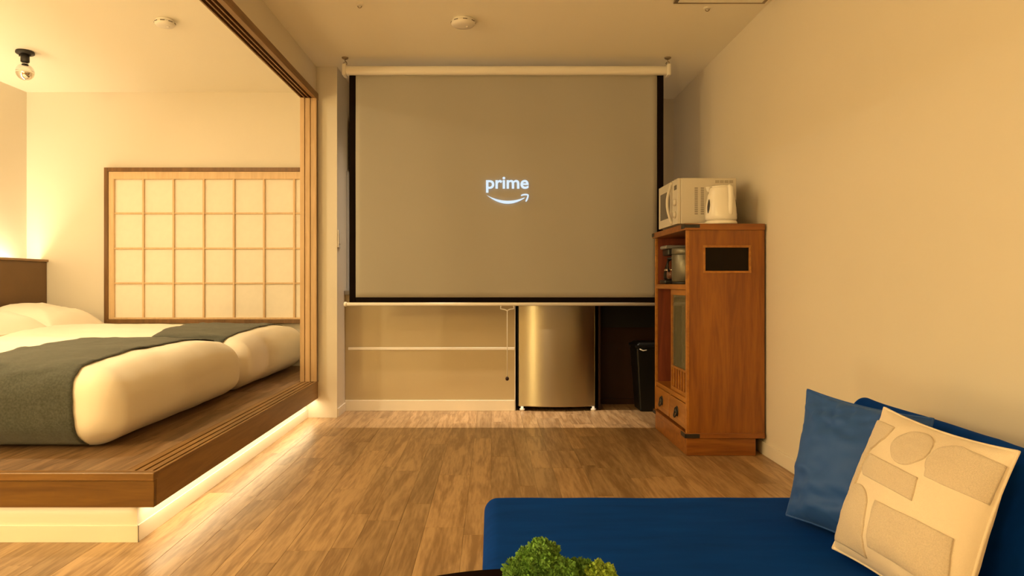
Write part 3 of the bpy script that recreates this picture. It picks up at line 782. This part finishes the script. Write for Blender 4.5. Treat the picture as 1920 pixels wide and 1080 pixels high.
# ------------------------------------------------------------------ kettle
kt = thing('electric_kettle', (1.247, 3.716, 1.237), 'white electric kettle standing before the microwave', 'kettle')
kc_ = (1.247, 3.716, 1.2375)
obj('power_base', MB().lathe([(.080, 0), (.084, .004), (.084, .014), (.076, .022)], kc_, 40), 'kettle_white', kt)
obj('body', MB().lathe([(.078, .023), (.083, .030), (.083, .05), (.080, .09), (.073, .14), (.067, .175), (.067, .195), (.064, .200)], kc_, 48), 'kettle_white', kt)
obj('lid', MB().lathe([(.063, .200), (.062, .206), (.045, .211), (0, .212)], kc_, 40), 'kettle_white', kt)
a = -.9
hx, hy = math.sin(.55), -math.cos(.55)
hx, hy = .25, -.97
hp = [(.060, .196), (.085, .200), (.098, .190), (.102, .165), (.100, .125), (.098, .085), (.094, .058), (.080, .046)]
hs = [.010, .013, .014, .014, .013, .013, .012, .010]
obj('handle', MB().tube([(kc_[0]+.026, kc_[1]+r*.82*hy, kc_[2]+h) for r, h in hp], hs, 12), 'kettle_white', kt)
for s, ang in ((-1, PI+.35), (1, -.25)):
    g = MB(); P = []
    for i in range(9):
        h = .060+.075*i/8; rr = .0835-(h-.05)*.088+.0012
        wv = .010*math.sin(PI*(i+.4)/8.8)
        P.append([Vector((kc_[0]+rr*math.cos(ang+d), kc_[1]+rr*math.sin(ang+d), kc_[2]+h)) for d in (-wv/.08, -wv/.16, 0, wv/.16, wv/.08)])
    obj('water_gauge', g.grid(P), 'kettle_gauge', kt, solid=.002)
obj('spout', MB().add([Vector(kc_)+Vector(p) for p in ((-.058, -.030, .203), (-.058, .030, .203), (-.083, 0, .206), (-.064, -.018, .165), (-.064, .018, .165), (-.066, 0, .150))], [(0, 1, 2), (0, 2, 5, 3), (1, 4, 5, 2), (0, 3, 4, 1), (3, 5, 4)], True), 'kettle_white', kt)
obj('power_cord', MB().tube([(1.165, 3.70, 1.242), (1.145, 3.69, 1.242), (1.125, 3.70, 1.2415), (1.11, 3.75, 1.2415), (1.14, 3.785, 1.2415)], .0038, 8), 'kettle_white', kt)

# ------------------------------------------------------------------ coffee maker and canister inside the cabinet
cm = thing('coffee_maker', (1.17, 4.235, .914), 'black drip coffee maker with glass jug in the cabinet shelf', 'coffee maker')
yc = 4.232; zb = .9145
obj('base_plate', MB().rbox(1.055, 1.31, yc-.068, yc+.068, zb, zb+.026, .010, n=2, rim=3), 'black_plastic', cm)
obj('tower', MB().rbox(1.225, 1.31, yc-.068, yc+.068, zb+.026, zb+.235, .010, n=2, rim=3), 'black_plastic', cm)
obj('brew_head', MB().rbox(1.075, 1.31, yc-.068, yc+.068, zb+.175, zb+.215, .010, n=2, rim=3), 'black_plastic', cm)
obj('lid', MB().rbox(1.060, 1.30, yc-.07, yc+.07, zb+.2155, zb+.237, .008, n=2, rim=3), 'grey_plastic', cm)
jg = obj('jug', MB().lathe([(.050, .0), (.056, .010), (.056, .035), (.050, .065), (.036, .110), (.033, .125)], (1.120, yc-.008, zb+.027), 32), 'clear_glass', cm)
obj('jug_band', MB().lathe([(.053, .055), (.0545, .055), (.0515, .066), (.050, .066)], (1.120, yc-.008, zb+.027), 32), 'chrome', jg)
obj('jug_lid', MB().lathe([(.034, .125), (.034, .136), (.010, .140)], (1.120, yc-.008, zb+.027), 24), 'black_plastic', jg)
obj('jug_handle', MB().tube([(1.092, yc-.04, zb+.145), (1.078, yc-.060, zb+.140), (1.072, yc-.068, zb+.105), (1.085, yc-.056, zb+.075)], .006, 8), 'black_plastic', jg)
cn = thing('storage_canister', (1.150, 4.055, .914), 'grey metal canister with lid beside the coffee maker', 'canister')
c = (1.152, 4.06, .9145)
obj('base_ring', MB().lathe([(.074, 0), (.076, .003), (.076, .012), (.072, .014)], c, 40), 'black_plastic', cn)
obj('body', MB().lathe([(.076, .014), (.079, .018), (.079, .172), (.078, .174)], c, 48), 'canister_grey', cn)
obj('lid', MB().lathe([(.0775, .176), (.0795, .178), (.0795, .210), (.074, .216), (0, .217)], c, 48), 'canister_grey', cn)

# ------------------------------------------------------------------ sofa bed
so = thing('sofa_bed', (.7, 1.8, 0), 'low dark blue velvet sofa bed along the right wall', 'sofa')
SZ = .222
def seatf(p):
    q = p.copy()
    if p.z > .15:
        u = (p.x-.58)/.6; v = (p.y-1.82)/.42
        q.z += .006*max(0, 1-u*u)*max(0, 1-v*v)+.0025*fbm((p.x, p.y, 0), 5)
    return q
obj('seat_cushion', MB().rbox(-.024, 1.19, 1.40, 2.262, .055, SZ, .045, n=24, rim=7, fn=seatf), 'velvet', so)
def backf(p):
    q = p.copy(); h = (p.z-.225)/(.556-.225)
    q.x += .10*h*max(0, min(1, (1.40-p.x)/.3)) 
    q.z += .004*fbm((p.x, p.y*2, 0), 3)
    if h > .4: q.z -= .11*max(0, (p.x-1.10)/.34)*(h-.4)/.6
    return q
obj('backrest', MB().rbox(1.085, 1.448, 1.40, 2.262, .224, .556, .05, n=16, rim=7, fn=backf), 'velvet', so)
for x, y in ((.06, 1.47), (.06, 2.19), (1.12, 1.47), (1.12, 2.19)):
    obj('foot', MB().lathe([(.022, 0), (.028, .056)], (x, y, 0), 18), 'black_plastic', so)

# ------------------------------------------------------------------ cushions
def cushion(name, TL, TR, BL, thick, material, label, seed, wr=.01, group=None):
    TL, TR, BL = Vector(TL), Vector(TR), Vector(BL)
    U = (TR-TL)/2; V = (TL-BL)/2; C = TL+U-V; Nn = U.cross(V).normalized()
    if Nn.x > 0: Nn = -Nn
    def P(u, v, side):
        e = (max(0, 1-abs(u)**2.6)*max(0, 1-abs(v)**2.6))**.62
        x = u*(1-.07*(1-v*v)**1.0); y = v*(1-.07*(1-u*u)**1.0)
        # sag: the bottom is fuller
        z = thick*e*(1-.16*v)
        wz = wr*fbm((u*1.1+seed, v*2.2, seed), 1.9)*(.3+abs(v))*(e**.5)+wr*1.2*max(0, v-.2)*math.sin(u*13+v*7+seed)*fbm((u*2, v, seed), 1.3)*(e**.6)
        return C+U*x+V*y+Nn*((z+wz)*side)
    n = 44
    g = [-math.cos(PI*i/n) for i in range(n+1)]
    g = [.5*a_+.5*(-1+2*i/n) for i, a_ in enumerate(g)]
    F = [[P(u, v, 1) for u in g] for v in g]; K = [[P(u, v, -.9) for u in g[::-1]] for v in g]
    flip = Nn.dot(U.cross(V)) < 0
    m = MB()
    if flip: F = [r[::-1] for r in F]; K = [r[::-1] for r in K]
    m.grid(F).grid(K)
    t = thing(name, tuple(BL), label, 'cushion', group)
    o = obj('cover', m, material, t)
    edge = [P(u, -1, 0) for u in g]+[P(1, v, 0) for v in g[1:]]+[P(u, 1, 0) for u in g[::-1][1:]]+[P(-1, v, 0) for v in g[::-1][1:]]
    obj('edge_seam', MB().tube(edge, .0035, 6), material, t)
    return t, P
cushion('velvet_cushion', (.990, 2.14, .588), (1.150, 1.778, .568), (.862, 1.997, .243), .085, 'navy_cloth', 'plain slate blue cushion leaning behind the cream one', 2.3, .022, 'sofa cushions')
wc_, WP = cushion('patterned_cushion', (1.052, 1.829, .588), (1.100, 1.424, .570), (.874, 1.75, .243), .080, 'cream_cloth', 'cream square cushion with raised cut-out shapes', 5.1, .007, 'sofa cushions')
def patch(poly):
    """raised textile shape; poly in a (left-right) and b (top-down), 0..1"""
    n = len(poly); ca = sum(p[0] for p in poly)/n; cb_ = sum(p[1] for p in poly)/n
    dense = []
    for i in range(n):
        p, q_ = poly[i], poly[(i+1) % n]; k = max(1, int(math.dist(p, q_)/.02))
        dense += [(p[0]+(q_[0]-p[0])*j/k, p[1]+(q_[1]-p[1])*j/k) for j in range(k)]
    rings = []
    for f, off in ((1.0, -.001), (1.0, .003), (.97, .0045), (.85, .005), (.7, .005), (.55, .005), (.4, .005), (.25, .005), (.1, .005), (.001, .005)):
        row = []
        for a_, b_ in dense:
            u = (ca+(a_-ca)*f)*2-1; v = 1-2*(cb_+(b_-cb_)*f)
            u = max(-.985, min(.985, u)); v = max(-.985, min(.985, v))
            p = WP(u, v, 1); du = WP(u+.01, v, 1)-p; dv = WP(u, v+.01, 1)-p
            nn = du.cross(dv).normalized()
            if nn.x > 0: nn = -nn
            row.append(p+nn*off)
        rings.append(row)
    obj('raised_shape', MB().grid(rings, wrap=True), 'boucle', wc_)
def ell(ca, cb_, ra, rb, a0=0, a1=2*PI, n=36): return [(ca+ra*math.cos(a0+(a1-a0)*i/n), cb_+rb*math.sin(a0+(a1-a0)*i/n)) for i in range(n+(0 if a1-a0 > 6.2 else 1))]
patch(ell(.479, .19, .145, .13))
patch([(.99, .10), (.99, .33)]+[(.80, .335), (.69, .33)]+ell(.78, .2, .14, .13, PI*.75, PI*1.45, 12)+[(.85, .085)])
patch([(.20, .335), (.66, .355), (.68, .50), (.22, .485), (.17, .44)])
patch([(.02, .10), (.26, .10), (.25, .20), (.17, .30), (.16, .46), (.17, .60), (.01, .62)])
patch(ell(.235, .72, .16, .17, PI, 2*PI, 20)+[(.395, .95), (.05, .95)])
patch([(.44, .60), (.93, .58), (.95, .86), (.44, .88)])

# ------------------------------------------------------------------ round table and moss plant
ta = thing('round_table', (.06, .935, 0), 'round black table top at the bottom picture edge', 'table')
TZ = .3545; tc_ = (.06, .935, 0)
obj('table_top', MB().lathe([(.395, TZ-.024), (.421, TZ-.018), (.425, TZ-.006), (.4235, TZ), (0, TZ)], tc_, 96), 'table_black', ta)
obj('pedestal', MB().lathe([(.04, .02), (.028, .05), (.026, TZ-.06), (.07, TZ-.025)], tc_, 32), 'table_black', ta)
obj('foot_plate', MB().lathe([(.22, 0), (.22, .010), (.04, .022)], tc_, 64), 'table_black', ta)
pp = thing('moss_plant', (.125, 1.15, TZ), 'bushy green moss plant in a small dark bowl on the black table', 'plant')
obj('bowl', MB().lathe([(.050, 0), (.062, .010), (.074, .040), (.076, .052), (.070, .052), (.066, .040), (.0, .036)], (.125, 1.15, TZ), 40), 'pot_dark', pp)
def clump(cx, cy, cz, r, material, nleaf, seed):
    rn = random.Random(seed); m = MB()
    lumps = []
    for i in range(26):
        z = rn.uniform(-.5, 1); a_ = rn.uniform(0, 2*PI); s = math.sqrt(max(0, 1-z*z))
        lumps.append((Vector((s*math.cos(a_), s*math.sin(a_), z)), rn.uniform(.22, .36)))
    def rad(d):
        b_ = .78
        for l, w_ in lumps:
            q_ = (d-l).length
            if q_ < w_: b_ = max(b_, .78+.24*math.sqrt(1-(q_/w_)**2))
        return b_*r
    core = []
    for j in range(17):
        th = PI*j/16; core.append([Vector((cx, cy, cz))+Vector((math.sin(th)*math.cos(p), math.sin(th)*math.sin(p), math.cos(th)))*rad(Vector((math.sin(th)*math.cos(p), math.sin(th)*math.sin(p), math.cos(th))))*.93 for p in [2*PI*i/28 for i in range(28)]])
    m.grid(core, wrap=True)
    for i in range(nleaf):
        z = rn.uniform(-.75, 1); a_ = rn.uniform(0, 2*PI); s = math.sqrt(max(0, 1-z*z)); d = Vector((s*math.cos(a_), s*math.sin(a_), z))
        p = Vector((cx, cy, cz))+d*rad(d)*rn.uniform(.9, 1.02)
        ax = (d+Vector((rn.uniform(-1, 1), rn.uniform(-1, 1), rn.uniform(-1, 1)))*.8).normalized(); sd = ax.orthogonal().normalized()
        sd.rotate(Matrix.Rotation(rn.uniform(0, 6.28), 3, ax)); ln = rn.uniform(.004, .0075); wd = rn.uniform(.0012, .002)
        m.add([p-sd*wd, p+ax*ln*.55-sd*wd*1.5, p+ax*ln, p+ax*ln*.55+sd*wd*1.5, p+sd*wd], [(0, 1, 2, 3, 4)])
    return obj('foliage_clump', m, material, pp)
for i, (px, ytop, rpx, dy, mt, n) in enumerate([(1014, 1013, 48, .0, 'foliage', 2600), (975, 1046, 34, -.01, 'foliage', 1200), (1092, 1050, 35, .01, 'foliage', 1300), (1127, 1055, 34, -.015, 'foliage_yellow', 1200), (1057, 1050, 30, -.02, 'foliage', 1000)]):
    Y = 1.15+dy; k = 1280/Y; r = rpx/k*.98
    o = clump((px-922)/k, Y, CAMZ-(ytop-530)/k-r, r, mt, n, 11+i)
    tag(o, ['largest round green clump', 'small green clump on the left', 'green clump on the right', 'yellowish green clump at the right end', 'low green clump in the middle'][i], kind='stuff')
for i, (x, y) in enumerate(((.085, 1.15), (.155, 1.16))):
    obj('stem', MB().tube([(.125+(x-.125)*.5, 1.15, TZ+.034), (x, y, TZ+.06), (x, y, TZ+(.085 if i == 0 else .072))], .005, 8), 'twig', pp)
